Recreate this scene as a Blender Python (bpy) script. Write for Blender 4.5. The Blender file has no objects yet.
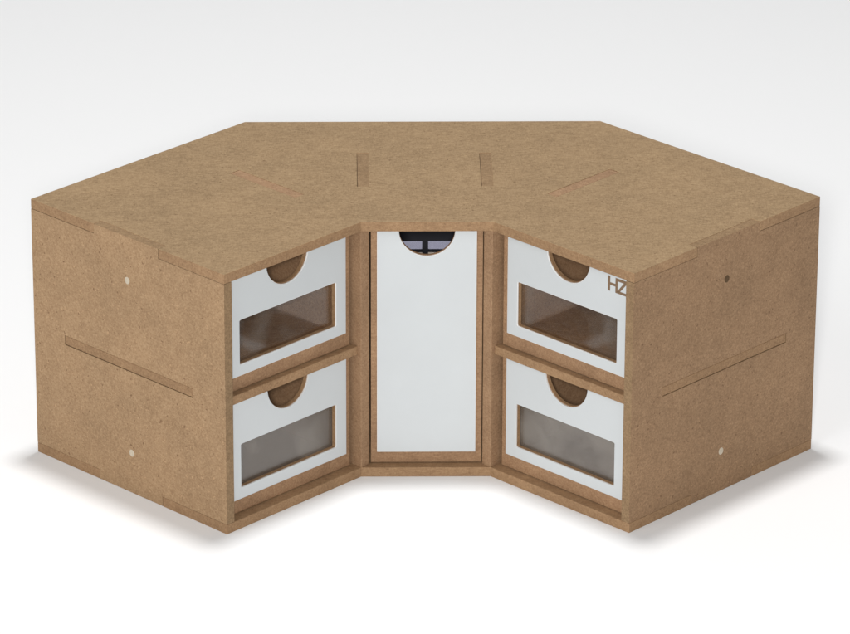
import bpy, bmesh, math
from mathutils import Vector, Matrix
from mathutils.geometry import tessellate_polygon

SC = bpy.context.scene
COL = SC.collection
MM = 0.001
R = math.radians

# ------------------------------------------------------------------ camera
cam_d = bpy.data.cameras.new('camera')
cam = bpy.data.objects.new('camera', cam_d)
COL.objects.link(cam)
F_PX, CX, CY = 5178.705, 396.358, 327.456
PITCH, YAW, ROLL = 0.41017, -0.01165, 0.00154
CAM_LOC = Vector((-45.939, -2554.162, 1199.360))
cam_d.sensor_width = 36
cam_d.lens = F_PX / 850 * 36
cam_d.shift_x = (425 - CX) / 850
cam_d.shift_y = (CY - 317) / 850
cam_d.clip_start = 0.1
cam_d.clip_end = 60
cam.location = CAM_LOC * MM
rv = Vector((math.cos(YAW), math.sin(YAW), 0))
fv = Vector((-math.sin(YAW) * math.cos(PITCH), math.cos(YAW) * math.cos(PITCH), -math.sin(PITCH)))
uv = rv.cross(fv)
rv, uv = math.cos(ROLL) * rv + math.sin(ROLL) * uv, math.cos(ROLL) * uv - math.sin(ROLL) * rv
cam.rotation_euler = Matrix((rv, uv, -fv)).transposed().to_euler()
SC.camera = cam

# ------------------------------------------------------------------ light
world = bpy.data.worlds.new('World')
SC.world = world
world.use_nodes = True
bg = world.node_tree.nodes['Background']
bg.inputs['Color'].default_value = (0.93, 0.97, 1.0, 1)
bg.inputs['Strength'].default_value = 0.20


def lamp(name, loc, target, size, power, col, size_y=None):
    d = bpy.data.lights.new(name, 'AREA')
    d.shape = 'DISK' if size_y is None else 'RECTANGLE'
    d.size = size
    if size_y: d.size_y = size_y
    d.energy = power
    d.color = col
    o = bpy.data.objects.new(name, d)
    COL.objects.link(o)
    o.location = loc
    o.rotation_euler = (Vector(target) - Vector(loc)).to_track_quat('-Z', 'Y').to_euler()
    return o


lamp('added_overhead_light', (0.0, 0.20, 2.30), (0.0, 0.08, 0), 0.28, 32.5, (1, 0.99, 0.98))  # added lamp, sized for a soft shadow rim around the base
lamp('added_halo_light', (-0.08, -2.52, 1.19), (0, 0, 0.05), 0.17, 47.0, (1, 0.99, 0.98))  # added at the camera to ring the outline with a soft shadow
lamp('left_softbox', (-1.5, -1.6, 1.8), (0, 0, 0.05), 1.7, 18.5, (1, 0.985, 0.96))

SC.view_settings.view_transform = 'Standard'
SC.view_settings.look = 'None'
SC.view_settings.exposure = 0
SC.view_settings.gamma = 1


# ------------------------------------------------------------------ materials
class NT:
    def __init__(s, name):
        s.m = bpy.data.materials.new(name)
        s.m.use_nodes = True
        s.t = s.m.node_tree
        s.b = s.t.nodes['Principled BSDF']
        s.out = s.t.nodes['Material Output']

    def n(s, kind, **kw):
        x = s.t.nodes.new(kind)
        for k, v in kw.items():
            if k in ('operation', 'blend_type', 'data_type', 'noise_dimensions', 'feature'):
                setattr(x, k, v)
            else:
                x.inputs[k].default_value = v
        return x

    def l(s, a, b): s.t.links.new(a, b)

    def coords(s, scale, rot=(0, 0, 0)):
        tc = s.n('ShaderNodeTexCoord')
        mp = s.n('ShaderNodeMapping', Scale=scale, Rotation=rot)
        s.l(tc.outputs['Object'], mp.inputs['Vector'])
        return mp.outputs['Vector']

    def noise(s, vec, scale, detail=3, rough=0.6):
        x = s.n('ShaderNodeTexNoise', Scale=scale, Detail=detail, Roughness=rough)
        s.l(vec, x.inputs['Vector'])
        return x.outputs['Fac']

    def ramp(s, fac, stops):
        x = s.n('ShaderNodeValToRGB')
        e = x.color_ramp.elements
        while len(e) < len(stops): e.new(0.5)
        for el, (p, c) in zip(e, stops):
            el.position = p
            el.color = (c[0], c[1], c[2], 1) if isinstance(c, tuple) else (c, c, c, 1)
        s.l(fac, x.inputs['Fac'])
        return x.outputs['Color']

    def mix(s, fac, a, b, mode='MIX'):
        x = s.n('ShaderNodeMix', data_type='RGBA', blend_type=mode)
        for sock, v in ((x.inputs[0], fac), (x.inputs[6], a), (x.inputs[7], b)):
            if hasattr(v, 'links'): s.l(v, sock)
            else: sock.default_value = v if not isinstance(v, tuple) else (v[0], v[1], v[2], 1)
        return x.outputs[2]


def mdf(name, base, spread, speck=1.0, rough=0.72, streak=0.5):
    """fibreboard: soft cloudy tone, felted short fibres, pale flecks and a few dark grains"""
    g = NT(name)
    v = g.coords((1, 1, 1))
    dark = tuple(c * (1 - spread) for c in base)
    lite = tuple(min(1, c * (1 + spread)) for c in base)
    cloud = g.ramp(g.noise(v, 26, 5, 0.62), [(0.32, dark), (0.68, lite)])
    # felted fibres: two crossed, stretched noises
    f1 = g.noise(g.coords((1, 3.2, 3.2), (0.3, 0.5, 0.35)), 260, 4, 0.75)
    f2 = g.noise(g.coords((3.4, 1, 2.6), (0.6, 0.1, -0.5)), 300, 4, 0.75)
    c = g.mix(0.42 * streak * 2, cloud, g.ramp(f1, [(0.34, 0.24), (0.66, 0.76)]), 'SOFT_LIGHT')
    c = g.mix(0.36 * streak * 2, c, g.ramp(f2, [(0.34, 0.26), (0.66, 0.74)]), 'SOFT_LIGHT')
    mid = g.noise(g.coords((1, 1.6, 1.4), (0.1, 0.7, 0.2)), 95, 4, 0.65)
    c = g.mix(0.32, c, g.ramp(mid, [(0.32, 0.36), (0.68, 0.64)]), 'SOFT_LIGHT')
    # fine grain
    c = g.mix(0.25, c, g.ramp(g.noise(v, 1500, 2, 0.6), [(0.3, 0.30), (0.7, 0.70)]), 'SOFT_LIGHT')
    # pale flecks
    fl = g.ramp(g.noise(g.coords((1, 1.8, 1.6), (0.2, 0.3, 0.9)), 520, 1, 0.4), [(0.66, 0.0), (0.75, 0.65 * speck)])
    c = g.mix(fl, c, tuple(min(1, k * 1.45) for k in base))
    # dark grains
    dk = g.ramp(g.noise(g.coords((1, 1.2, 1), (0.7, 0.2, 0.4)), 560, 1, 0.4), [(0.70, 0.0), (0.77, 0.75 * speck)])
    c = g.mix(dk, c, (base[0] * 0.45, base[1] * 0.36, base[2] * 0.32))
    g.l(c, g.b.inputs['Base Color'])
    g.b.inputs['Roughness'].default_value = rough
    g.b.inputs['Specular IOR Level'].default_value = 0.25
    bp = g.n('ShaderNodeBump', Strength=0.22, Distance=0.0002)
    g.l(f1, bp.inputs['Height'])
    g.l(bp.outputs['Normal'], g.b.inputs['Normal'])
    return g.m


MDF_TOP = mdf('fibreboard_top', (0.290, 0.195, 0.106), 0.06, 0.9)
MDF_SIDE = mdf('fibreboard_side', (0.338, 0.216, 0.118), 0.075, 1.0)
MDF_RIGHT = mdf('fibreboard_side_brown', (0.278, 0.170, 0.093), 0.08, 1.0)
MDF_POST = mdf('fibreboard_post', (0.300, 0.182, 0.102), 0.09, 0.4)
MDF_EDGE = mdf('fibreboard_cut_edge', (0.300, 0.182, 0.096), 0.10, 0.5)
MDF_TENON = mdf('fibreboard_shelf_end', (0.278, 0.168, 0.088), 0.08, 0.5)
MDF_IN = mdf('fibreboard_drawer', (0.300, 0.178, 0.098), 0.12, 0.5)
MDF_TAB = mdf('fibreboard_tenon', (0.246, 0.158, 0.084), 0.05, 0.5)


def plain(name, col, rough=0.5, spec=0.5, var=0.03, scale=40):
    g = NT(name)
    v = g.coords((1, 1, 1))
    a = tuple(c * (1 - var) for c in col)
    b = tuple(min(1, c * (1 + var)) for c in col)
    g.l(g.ramp(g.noise(v, scale, 4, 0.55), [(0.3, a), (0.7, b)]), g.b.inputs['Base Color'])
    g.b.inputs['Roughness'].default_value = rough
    g.b.inputs['Specular IOR Level'].default_value = spec
    bp = g.n('ShaderNodeBump', Strength=0.06, Distance=0.0002)
    g.l(g.noise(v, 700, 2), bp.inputs['Height'])
    g.l(bp.outputs['Normal'], g.b.inputs['Normal'])
    return g.m


WHITE = plain('white_laminate', (0.55, 0.575, 0.585), 0.38, 0.45, 0.012)
WHITE_CUT = plain('white_cut_edge', (0.76, 0.75, 0.73), 0.6, 0.3, 0.02)
PLUG = plain('pale_dowel', (0.50, 0.43, 0.33), 0.6, 0.3, 0.12, 900)
HOLE = plain('dark_dowel_hole', (0.10, 0.06, 0.03), 0.8, 0.2, 0.2, 900)  # dark colour painted for the shade inside an empty dowel hole
LOGO = plain('engraved_brown', (0.20, 0.13, 0.08), 0.8, 0.2, 0.12, 900)
FLOOR = plain('white_sweep_paper', (0.84, 0.842, 0.845), 0.9, 0.0, 0.0)


def pane_mat(name, tint, haze, streak=0.0, gloss=0.06):
    """thin clear plastic sheet: see-through, faintly milky with reflections painted as pale patches, mirror-like at its face"""
    g = NT(name)
    tr = g.n('ShaderNodeBsdfTransparent', Color=(*tint, 1))
    df = g.n('ShaderNodeBsdfDiffuse', Color=(0.30, 0.265, 0.23, 1))
    gl = g.n('ShaderNodeBsdfGlossy', Color=(1, 1, 1, 1), Roughness=0.08)
    m1 = g.n('ShaderNodeMixShader')
    v = g.coords((1, 1, 1), (0.3, 0.8, 0.6))
    f = g.ramp(g.noise(v, 34, 3, 0.55), [(0.46, haze), (0.66, haze + streak)])  # pale noise patches drawn as reflections on the sheet
    g.l(f, m1.inputs[0])
    g.l(tr.outputs[0], m1.inputs[1]); g.l(df.outputs[0], m1.inputs[2])
    m2 = g.n('ShaderNodeMixShader')
    m2.inputs[0].default_value = gloss
    g.l(m1.outputs[0], m2.inputs[1]); g.l(gl.outputs[0], m2.inputs[2])
    g.l(m2.outputs[0], g.out.inputs['Surface'])
    return g.m


PANE_CLEAR = pane_mat('clear_plastic', (0.95, 0.93, 0.91), 0.0, 0.12)
PANE_MILKY = pane_mat('milky_plastic', (0.80, 0.79, 0.78), 0.20, 0.24)
PANE_BLUE = pane_mat('blue_grey_plastic', (0.62, 0.62, 0.70), 0.05, 0.05, 0.02)
PANE_BEIGE = pane_mat('beige_plastic', (0.66, 0.61, 0.56), 0.05, 0.05, 0.02)
DARK = plain('dark_rear_board', (0.030, 0.030, 0.036), 0.6, 0.2, 0.1)  # invented dark board; its black also holds the shade under the top


# ------------------------------------------------------------------ geometry helpers
def smooth_bevel(o, w, seg=2):
    if w:
        b = o.modifiers.new('bevel', 'BEVEL')
        b.width = w * MM
        b.segments = seg
        b.limit_method = 'ANGLE'
        b.angle_limit = R(40)
        b.harden_normals = False


def plate(name, outline, holes, o, a, b, thick, mats, parent=None, bevel=0.3, label=None):
    """flat board: outline and holes are (u,v) in mm in the plane o + u*a + v*b,
    thickness runs along a x b.  mats = (face material, edge material)"""
    o, a, b = Vector(o), Vector(a).normalized(), Vector(b).normalized()
    n = a.cross(b)
    loops = [outline] + list(holes)
    flat = [[Vector((u, v, 0)) for u, v in lp] for lp in loops]
    tris = tessellate_polygon(flat)
    bm = bmesh.new()
    pts = [p for lp in loops for p in lp]
    front = [bm.verts.new((o + a * u + b * v + n * thick) * MM) for u, v in pts]
    back = [bm.verts.new((o + a * u + b * v) * MM) for u, v in pts]
    for t in tris:
        try:
            f = bm.faces.new([front[i] for i in t]); f.material_index = 0
            f = bm.faces.new([back[i] for i in reversed(t)]); f.material_index = 0
        except ValueError:
            pass
    k = 0
    for lp in loops:
        m = len(lp)
        for i in range(m):
            j = (i + 1) % m
            f = bm.faces.new((back[k + i], back[k + j], front[k + j], front[k + i]))
            f.material_index = 1
        k += m
    bmesh.ops.recalc_face_normals(bm, faces=bm.faces)
    me = bpy.data.meshes.new(name)
    bm.to_mesh(me); bm.free()
    for m in mats: me.materials.append(m)
    ob = bpy.data.objects.new(name, me)
    COL.objects.link(ob)
    if parent: ob.parent = parent
    if label: ob['label'] = label
    smooth_bevel(ob, bevel)
    return ob


def rect(u0, v0, u1, v1): return [(u0, v0), (u1, v0), (u1, v1), (u0, v1)]


def join(name, obs, parent=None, label=None):
    """merge several boards of the SAME part into one mesh object"""
    bm = bmesh.new()
    mats = []
    for ob in obs:
        off = len(mats)
        mats += list(ob.data.materials)
        before = len(bm.faces)
        bm.from_mesh(ob.data)
        bm.faces.ensure_lookup_table()
        for f in bm.faces[before:]: f.material_index += off
    bev = obs[0].modifiers[0].width / MM if obs[0].modifiers else 0
    me = bpy.data.meshes.new(name)
    bm.to_mesh(me); bm.free()
    for m in mats: me.materials.append(m)
    for ob in obs:
        d = ob.data
        bpy.data.objects.remove(ob)
        bpy.data.meshes.remove(d)
    ob = bpy.data.objects.new(name, me)
    COL.objects.link(ob)
    if parent: ob.parent = parent
    if label: ob['label'] = label
    smooth_bevel(ob, bev)
    return ob


# ------------------------------------------------------------------ the setting
def make_floor():
    bm = bmesh.new()
    n = 20
    # white paper sweep: flat on the table, then curving up far behind
    prof = [(-9, 0), (-2, 0), (0, 0), (2.6, 0)]
    for i in range(1, n + 1):
        t = i / n * math.pi / 2
        prof.append((2.6 + 1.2 * math.sin(t), 1.2 - 1.2 * math.cos(t)))
    prof.append((3.8, 5))
    rows = [[bm.verts.new((x, y, z)) for x in (-7, 7)] for y, z in prof]
    for r0, r1 in zip(rows, rows[1:]):
        bm.faces.new((r0[0], r0[1], r1[1], r1[0]))
    me = bpy.data.meshes.new('floor')
    bm.to_mesh(me); bm.free()
    for p in me.polygons: p.use_smooth = True
    me.materials.append(FLOOR)
    o = bpy.data.objects.new('floor', me)
    COL.objects.link(o)
    o['kind'] = 'structure'


make_floor()

# ------------------------------------------------------------------ the cabinet
T = 5.5                     # board thickness
TD = 6.3                    # divider thickness
HT = 150.0
S2 = 2 ** -0.5
W, D, M_, CB = 101.4, 150.0, 70.3, 160.4
H = Vector((-M_ / 2, 0)); A = H + W * S2 * Vector((-1, -1)); B = A + D * S2 * Vector((-1, 1)); C = B + CB * S2 * Vector((1, 1))
mir = lambda p: Vector((-p.x, p.y))
G, FR, E, DR = mir(H), mir(A), mir(B), mir(C)

cab = bpy.data.objects.new('corner_drawer_cabinet', None)
COL.objects.link(cab)
cab['label'] = 'angled brown fibreboard corner cabinet with five white-fronted drawers on a white surface'
cab['category'] = 'drawer cabinet'


def local(side, s, d):
    """plan point of a wing: s along its front from the outer tip, d = depth behind the front"""
    p = A + Vector((S2, S2)) * s + Vector((-S2, S2)) * d
    return p if side < 0 else mir(p)


SLOT = 0.22


def slab(name, z0, mats):
    out = []
    # front edge, left to right, with the notches in the two outer ends
    L = [H, A, local(-1, 0, 50 - SLOT), local(-1, T + SLOT, 50 - SLOT), local(-1, T + SLOT, 100 + SLOT), local(-1, 0, 100 + SLOT), B, C]
    Rr = [DR, E, local(1, 0, 100 + SLOT), local(1, T + SLOT, 100 + SLOT), local(1, T + SLOT, 50 - SLOT), local(1, 0, 50 - SLOT), FR, G]
    out = [(p.x, p.y) for p in L + Rr]
    holes = []
    for sd in (-1, 1):
        q = [local(sd, s, d) for s, d in ((W - SLOT, 50 - SLOT), (W - SLOT, 100 + SLOT), (W + TD + SLOT, 100 + SLOT), (W + TD + SLOT, 50 - SLOT))]
        holes.append([(p.x, p.y) for p in q])
        x0, x1 = sd * (M_ / 2 - 4.4), sd * (M_ / 2 + 1.6)
        x0, x1 = min(x0, x1) - SLOT, max(x0, x1) + SLOT
        holes.append(rect(x0, 51 - SLOT, x1, 100 + SLOT))
    return plate(name, out, holes, (0, 0, z0), (1, 0, 0), (0, 1, 0), T, mats, cab, 0.2)


top = slab('top_panel', HT - T, (MDF_TOP, MDF_EDGE))
base = slab('base_panel', 0, (MDF_EDGE, MDF_EDGE))

# outer side panels, their tenons flush through the top and the base
for sd in (-1, 1):
    a = Vector((-S2, S2, 0)) if sd < 0 else Vector((S2, S2, 0))      # u = depth
    o = local(sd, 0, 0)
    e = 0.12
    q = 0.22
    out = [(0, T + q), (50, T + q), (50, e), (100, e), (100, T + q), (D, T + q), (D, HT - T - q), (100, HT - T - q), (100, HT - e), (50, HT - e), (50, HT - T - q), (0, HT - T - q)]
    sl = 0.3
    hole = [rect(25 - sl, 72 - sl, 125 + sl, 72 + T - 0.5 + sl)]
    # plane with the thickness running inwards
    if sd < 0:
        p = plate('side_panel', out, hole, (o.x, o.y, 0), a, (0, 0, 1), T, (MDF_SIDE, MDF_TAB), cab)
        # a x z = (S2, S2, 0): inwards
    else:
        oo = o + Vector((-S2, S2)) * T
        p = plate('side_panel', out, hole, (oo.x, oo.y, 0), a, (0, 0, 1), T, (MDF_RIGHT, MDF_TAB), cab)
    # dowels, and one dark disc in place of an empty hole
    n_out = Vector((-S2, -S2, 0)) if sd < 0 else Vector((S2, -S2, 0))
    for (u, z, mat) in ((74.4, 124.6, PLUG if sd < 0 else HOLE), (73.6, 23.8, PLUG)):
        c = Vector((o.x, o.y, 0)) + a * u + Vector((0, 0, z)) + n_out * 0.02
        bm = bmesh.new()
        ring = []
        rr = 1.9 if mat is PLUG else 2.0
        N = 20
        prev = None
        for rad, h in ((rr, -1.5), (rr, 0.0), (rr * 0.86, 0.10 if mat is PLUG else 0.03)):
            vs = [bm.verts.new((c + a * (rad * math.cos(t)) + Vector((0, 0, 1.08 * rad * math.sin(t))) + n_out * h) * MM)
                  for t in [2 * math.pi * i / N for i in range(N)]]
            if prev:
                for i in range(N): bm.faces.new((prev[i], prev[(i + 1) % N], vs[(i + 1) % N], vs[i]))
            prev = vs
        bm.faces.new(prev)
        bmesh.ops.recalc_face_normals(bm, faces=bm.faces)
        me = bpy.data.meshes.new('dowel_plug_or_hole'); bm.to_mesh(me); bm.free()
        me.materials.append(mat)
        dp = bpy.data.objects.new('dowel_plug_or_hole', me); COL.objects.link(dp); dp.parent = cab
        if mat is HOLE: dp['label'] = 'dark dowel hole on the right side panel'

# dividers beside the wing drawers: their front ends are the corner posts
for sd in (-1, 1):
    a = Vector((-S2, S2, 0)) if sd < 0 else Vector((S2, S2, 0))
    o = local(sd, W if sd < 0 else W + TD, 0)
    e = 0.15
    out = [(0, T), (142, T), (142, HT - T), (100, HT - T), (100, HT - e), (50, HT - e), (50, HT - T), (0, HT - T)]
    plate('divider_panel', out, [], (o.x, o.y, 0), a, (0, 0, 1), TD, (MDF_POST, MDF_POST), cab, 0.25)
    # straight wall of the middle bay, standing behind the post
    x0 = -M_ / 2 - 1.6 if sd < 0 else M_ / 2 - 4.4
    out = [(12, T), (141, T), (141, HT - T), (100, HT - T), (100, HT - e), (51, HT - e), (51, HT - T), (12, HT - T)]
    plate('bay_wall', out, [], (x0, 0, 0), (0, 1, 0), (0, 0, 1), TD, (MDF_POST, MDF_TAB), cab, 0.25)

# shelves of the wings (tenon flush through the outer side panel)
for sd in (-1, 1):
    pts = [(T, 2.5), (W, 2.5), (W, 140), (T, 140), (T, 125), (0.15, 125), (0.15, 25), (T, 25)]
    q = [local(sd, s, d) for s, d in pts]
    sh = plate('shelf', [(p.x, p.y) for p in q], [], (0, 0, 72), (1, 0, 0), (0, 1, 0), T - 0.5, (MDF_EDGE, MDF_EDGE), cab, 0.3)
    # the tenon end seen in the outer side panel is a darker saw cut
    sh.data.materials.append(MDF_TENON)
    n_out = Vector((sd * S2, -S2, 0)) if sd > 0 else Vector((-S2, -S2, 0))
    for pl in sh.data.polygons:
        if abs(pl.normal.z) < 0.1 and pl.normal.dot(n_out) > 0.95 and (pl.center / MM - Vector((*local(sd, 0.15, 75), pl.center.z / MM))).length < 10:
            pl.material_index = 2

# back panels
BT = 3.0
for sd in (-1, 1):
    o = local(sd, T + 1, D - BT - 0.5)
    a = Vector((S2, S2, 0)) if sd < 0 else Vector((-S2, S2, 0))
    plate('back_panel', rect(0, T, CB - T - 6, HT - T), [], (o.x, o.y, 0), a, (0, 0, 1), BT if sd > 0 else -BT, (MDF_IN, MDF_EDGE), cab, 0.2)
yb = C.y - BT - 0.6
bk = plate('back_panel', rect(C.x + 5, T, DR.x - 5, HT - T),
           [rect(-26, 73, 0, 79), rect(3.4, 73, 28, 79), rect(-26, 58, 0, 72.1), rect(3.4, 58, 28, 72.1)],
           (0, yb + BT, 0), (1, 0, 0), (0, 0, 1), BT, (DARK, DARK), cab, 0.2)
plate('added_rear_pane', rect(-27, 72.6, 29, 80), [], (0, yb + BT + 1.0, 0), (1, 0, 0), (0, 0, 1), 0.8, (PANE_BLUE, PANE_BLUE), cab, 0)  # added panes, tinted to dim the bright floor seen through the openings
plate('added_rear_pane', rect(-27, 57, 29, 72.4), [], (0, yb + BT + 1.0, 0), (1, 0, 0), (0, 0, 1), 0.8, (PANE_BEIGE, PANE_BEIGE), cab, 0)


# ------------------------------------------------------------------ drawers
def arc(cx, cz, r, a0, a1, n=28):
    return [(cx + r * math.cos(a0 + (a1 - a0) * i / n), cz + r * math.sin(a0 + (a1 - a0) * i / n)) for i in range(n + 1)]


def front_outline(u0, z0, u1, z1, cx, r):
    # board with a half-round finger notch in its top edge
    pts = [(u0, z0), (u1, z0), (u1, z1)]
    pts += [(p[0], p[1]) for p in arc(cx, z1, r, 0, -math.pi)]
    pts += [(u0, z1)]
    return pts


def rrect(u0, v0, u1, v1, r=0.7, n=4):
    pts = []
    for cx, cy, a in ((u1 - r, v1 - r, 0), (u0 + r, v1 - r, 90), (u0 + r, v0 + r, 180), (u1 - r, v0 + r, 270)):
        for i in range(n + 1):
            t = R(a + 90 * i / n)
            pts.append((cx + r * math.cos(t), cy + r * math.sin(t)))
    return pts


DW = 6.2     # recess of the drawer's wooden front
LW = 0.9     # thickness of the white sheet on it


def wing_drawer(sd, z0, z1, pane, label, logo=False):
    # frame: u runs to the right as seen from in front, n = a x z points out of the front... built with n inwards negative
    if sd < 0:
        o = local(-1, 0, 0); a = Vector((S2, S2, 0)); U = lambda s: s
    else:
        o = local(1, 0, 0); a = Vector((S2, -S2, 0)); U = lambda s: -s
    inw = Vector((0, 0, 1)).cross(a)            # away from the viewer
    o3 = Vector((o.x, o.y, 0))

    def rc(s0, v0, s1, v1):
        x0, x1 = sorted((U(s0), U(s1)))
        return rect(x0, v0, x1, v1)

    def P(name, outl, holes, depth, thick, mats, parent=None, bev=0.15):
        # board whose front face lies `depth` behind the wing's front plane
        return plate(name, outl, holes, o3 + inw * (depth + thick), a, (0, 0, 1), thick, mats, parent, bev)

    s0, s1 = 5.9, 98.8
    cx = U(51.3)
    x0, x1 = sorted((U(s0), U(s1)))
    w0, w1 = sorted((U(16.0), U(87.6)))
    wz0, wz1 = z0 + 14.4, z0 + 39.9
    FT = 2.3
    boards = [P('x', front_outline(x0, z0, x1, z1, cx, 15.1), [rrect(w0, wz0 + .1, w1, wz1)], DW, FT, (MDF_IN, MDF_EDGE))]
    dep = 128.0
    # tray floor, two sides, back
    boards.append(plate('x', rc(s0 + 1.2, DW + FT, s1 - 1.2, DW + FT + dep), [], o3 + Vector((0, 0, z0 + 4)), a, inw, 3.0, (MDF_IN, MDF_EDGE)))
    for sa in (s0 + 1.2, s1 - 4.2):
        u = U(sa) if sd < 0 else U(sa + 3)
        boards.append(plate('x', rect(DW + FT, z0 + 0.4, DW + FT + dep, z1 - 1.5), [], o3 + a * u, inw, (0, 0, 1), -3.0 if False else 3.0, (MDF_IN, MDF_EDGE)))
    boards.append(P('x', rc(s0 + 4.3, z0 + 0.4, s1 - 4.3, z1 - 1.5), [], DW + FT + dep - 3, 3.0, (MDF_IN, MDF_EDGE)))
    dr = join('drawer', boards, cab, label)
    # white sheet
    v0, v1 = sorted((U(8.9), U(95.2)))
    P('front_sheet', front_outline(v0, z0 + 8.0, v1, z1 - 0.2, cx, 15.3), [rrect(w0, wz0, w1, wz1, 0.8)], DW - LW - 0.05, LW, (WHITE, WHITE_CUT), dr, 0.28).modifiers[0].material = 1
    # clear pane behind the wooden front
    p = P('window_pane', rc(13.5, wz0 - 3, 90, wz1 + 3), [], DW + FT + 0.15, 0.8, (pane, pane), dr, 0)
    if logo:
        # joined H and Z cut through the sheet: strokes in the plane of the sheet
        zt, zb = 140.8, 132.3
        k = 1.55
        L = -22.9; Mx = -17.6; Rx = -9.6
        strokes = [
            [(L, zb), (L + k, zb), (L + k, zt), (L, zt)],
            [(L + k, (zt + zb) / 2 - .8), (Mx, (zt + zb) / 2 - .8), (Mx, (zt + zb) / 2 + .7), (L + k, (zt + zb) / 2 + .7)],
            [(Mx, zb), (Mx + k, zb), (Mx + k, zt), (Mx, zt)],
            [(Mx + k, zt - 1.6), (Rx, zt - 1.6), (Rx, zt), (Mx + k, zt)],
            [(Mx + k - .4, zb + .9), (Mx + k + 1.3, zb + .9), (Rx, zt - 1.5), (Rx - 1.9, zt - 1.3)],
            [(Mx + k, zb), (Rx, zb), (Rx, zb + 1.5), (Mx + k, zb + 1.5)],
        ]
        obs = [P('x', s, [], DW - LW - 0.05 - 0.10, 0.10 - 0.006 * i, (LOGO, LOGO), None, 0) for i, s in enumerate(strokes)]
        lg = join('logo', obs, dr, 'brown HZ lettering at the upper right of the white front')
    return dr


ZS = 77.6
wing_drawer(-1, ZS, 143.9, PANE_CLEAR, 'upper drawer of the left wing, its clear window showing the tray')
wing_drawer(-1, 6.1, 71.7, PANE_MILKY, 'lower drawer of the left wing, its window milky grey')
wing_drawer(1, ZS, 143.9, PANE_CLEAR, 'upper drawer of the right wing, marked HZ at its corner', True)
wing_drawer(1, 6.1, 71.7, PANE_MILKY, 'lower drawer of the right wing, its window milky grey')


def tall_drawer():
    a = Vector((1, 0, 0)); inw = Vector((0, 1, 0)); z0, z1 = 6.1, 143.6

    def P(name, outl, holes, depth, thick, mats, parent=None, bev=0.15):
        return plate(name, outl, holes, inw * (depth + thick), a, (0, 0, 1), thick, mats, parent, bev)
    xc = 0.2
    bs = [P('x', front_outline(xc - 30.1, z0, xc + 30.1, z1, xc, 15.1), [], DW - .4, 1.6, (MDF_IN, MDF_IN))]
    dep = 126
    bs.append(plate('x', rect(xc - 28, DW + 3, xc + 28, DW + dep), [], (0, 0, z0 + 2), a, inw, 3.0, (MDF_IN, MDF_EDGE)))
    for x in (xc - 28.4, xc + 25.4):
        bs.append(plate('x', rect(DW + 3, z0 + .4, DW + dep, 92), [], (x, 0, 0), inw, (0, 0, 1), 3.0, (MDF_IN, MDF_EDGE)))
    bs.append(P('x', rect(xc - 25.2, z0 + .4, xc + 25.2, 40), [], DW + dep - 3, 3.0, (MDF_IN, MDF_EDGE)))
    dr = join('drawer', bs, cab, 'tall narrow middle drawer with a plain white front')
    P('front_sheet', front_outline(xc - 26.8, 12.6, xc + 26.8, z1 - .2, xc, 15.1), [], DW - .4 - LW - .05, LW, (WHITE, WHITE_CUT), dr, 0.28).modifiers[0].material = 1


tall_drawer()
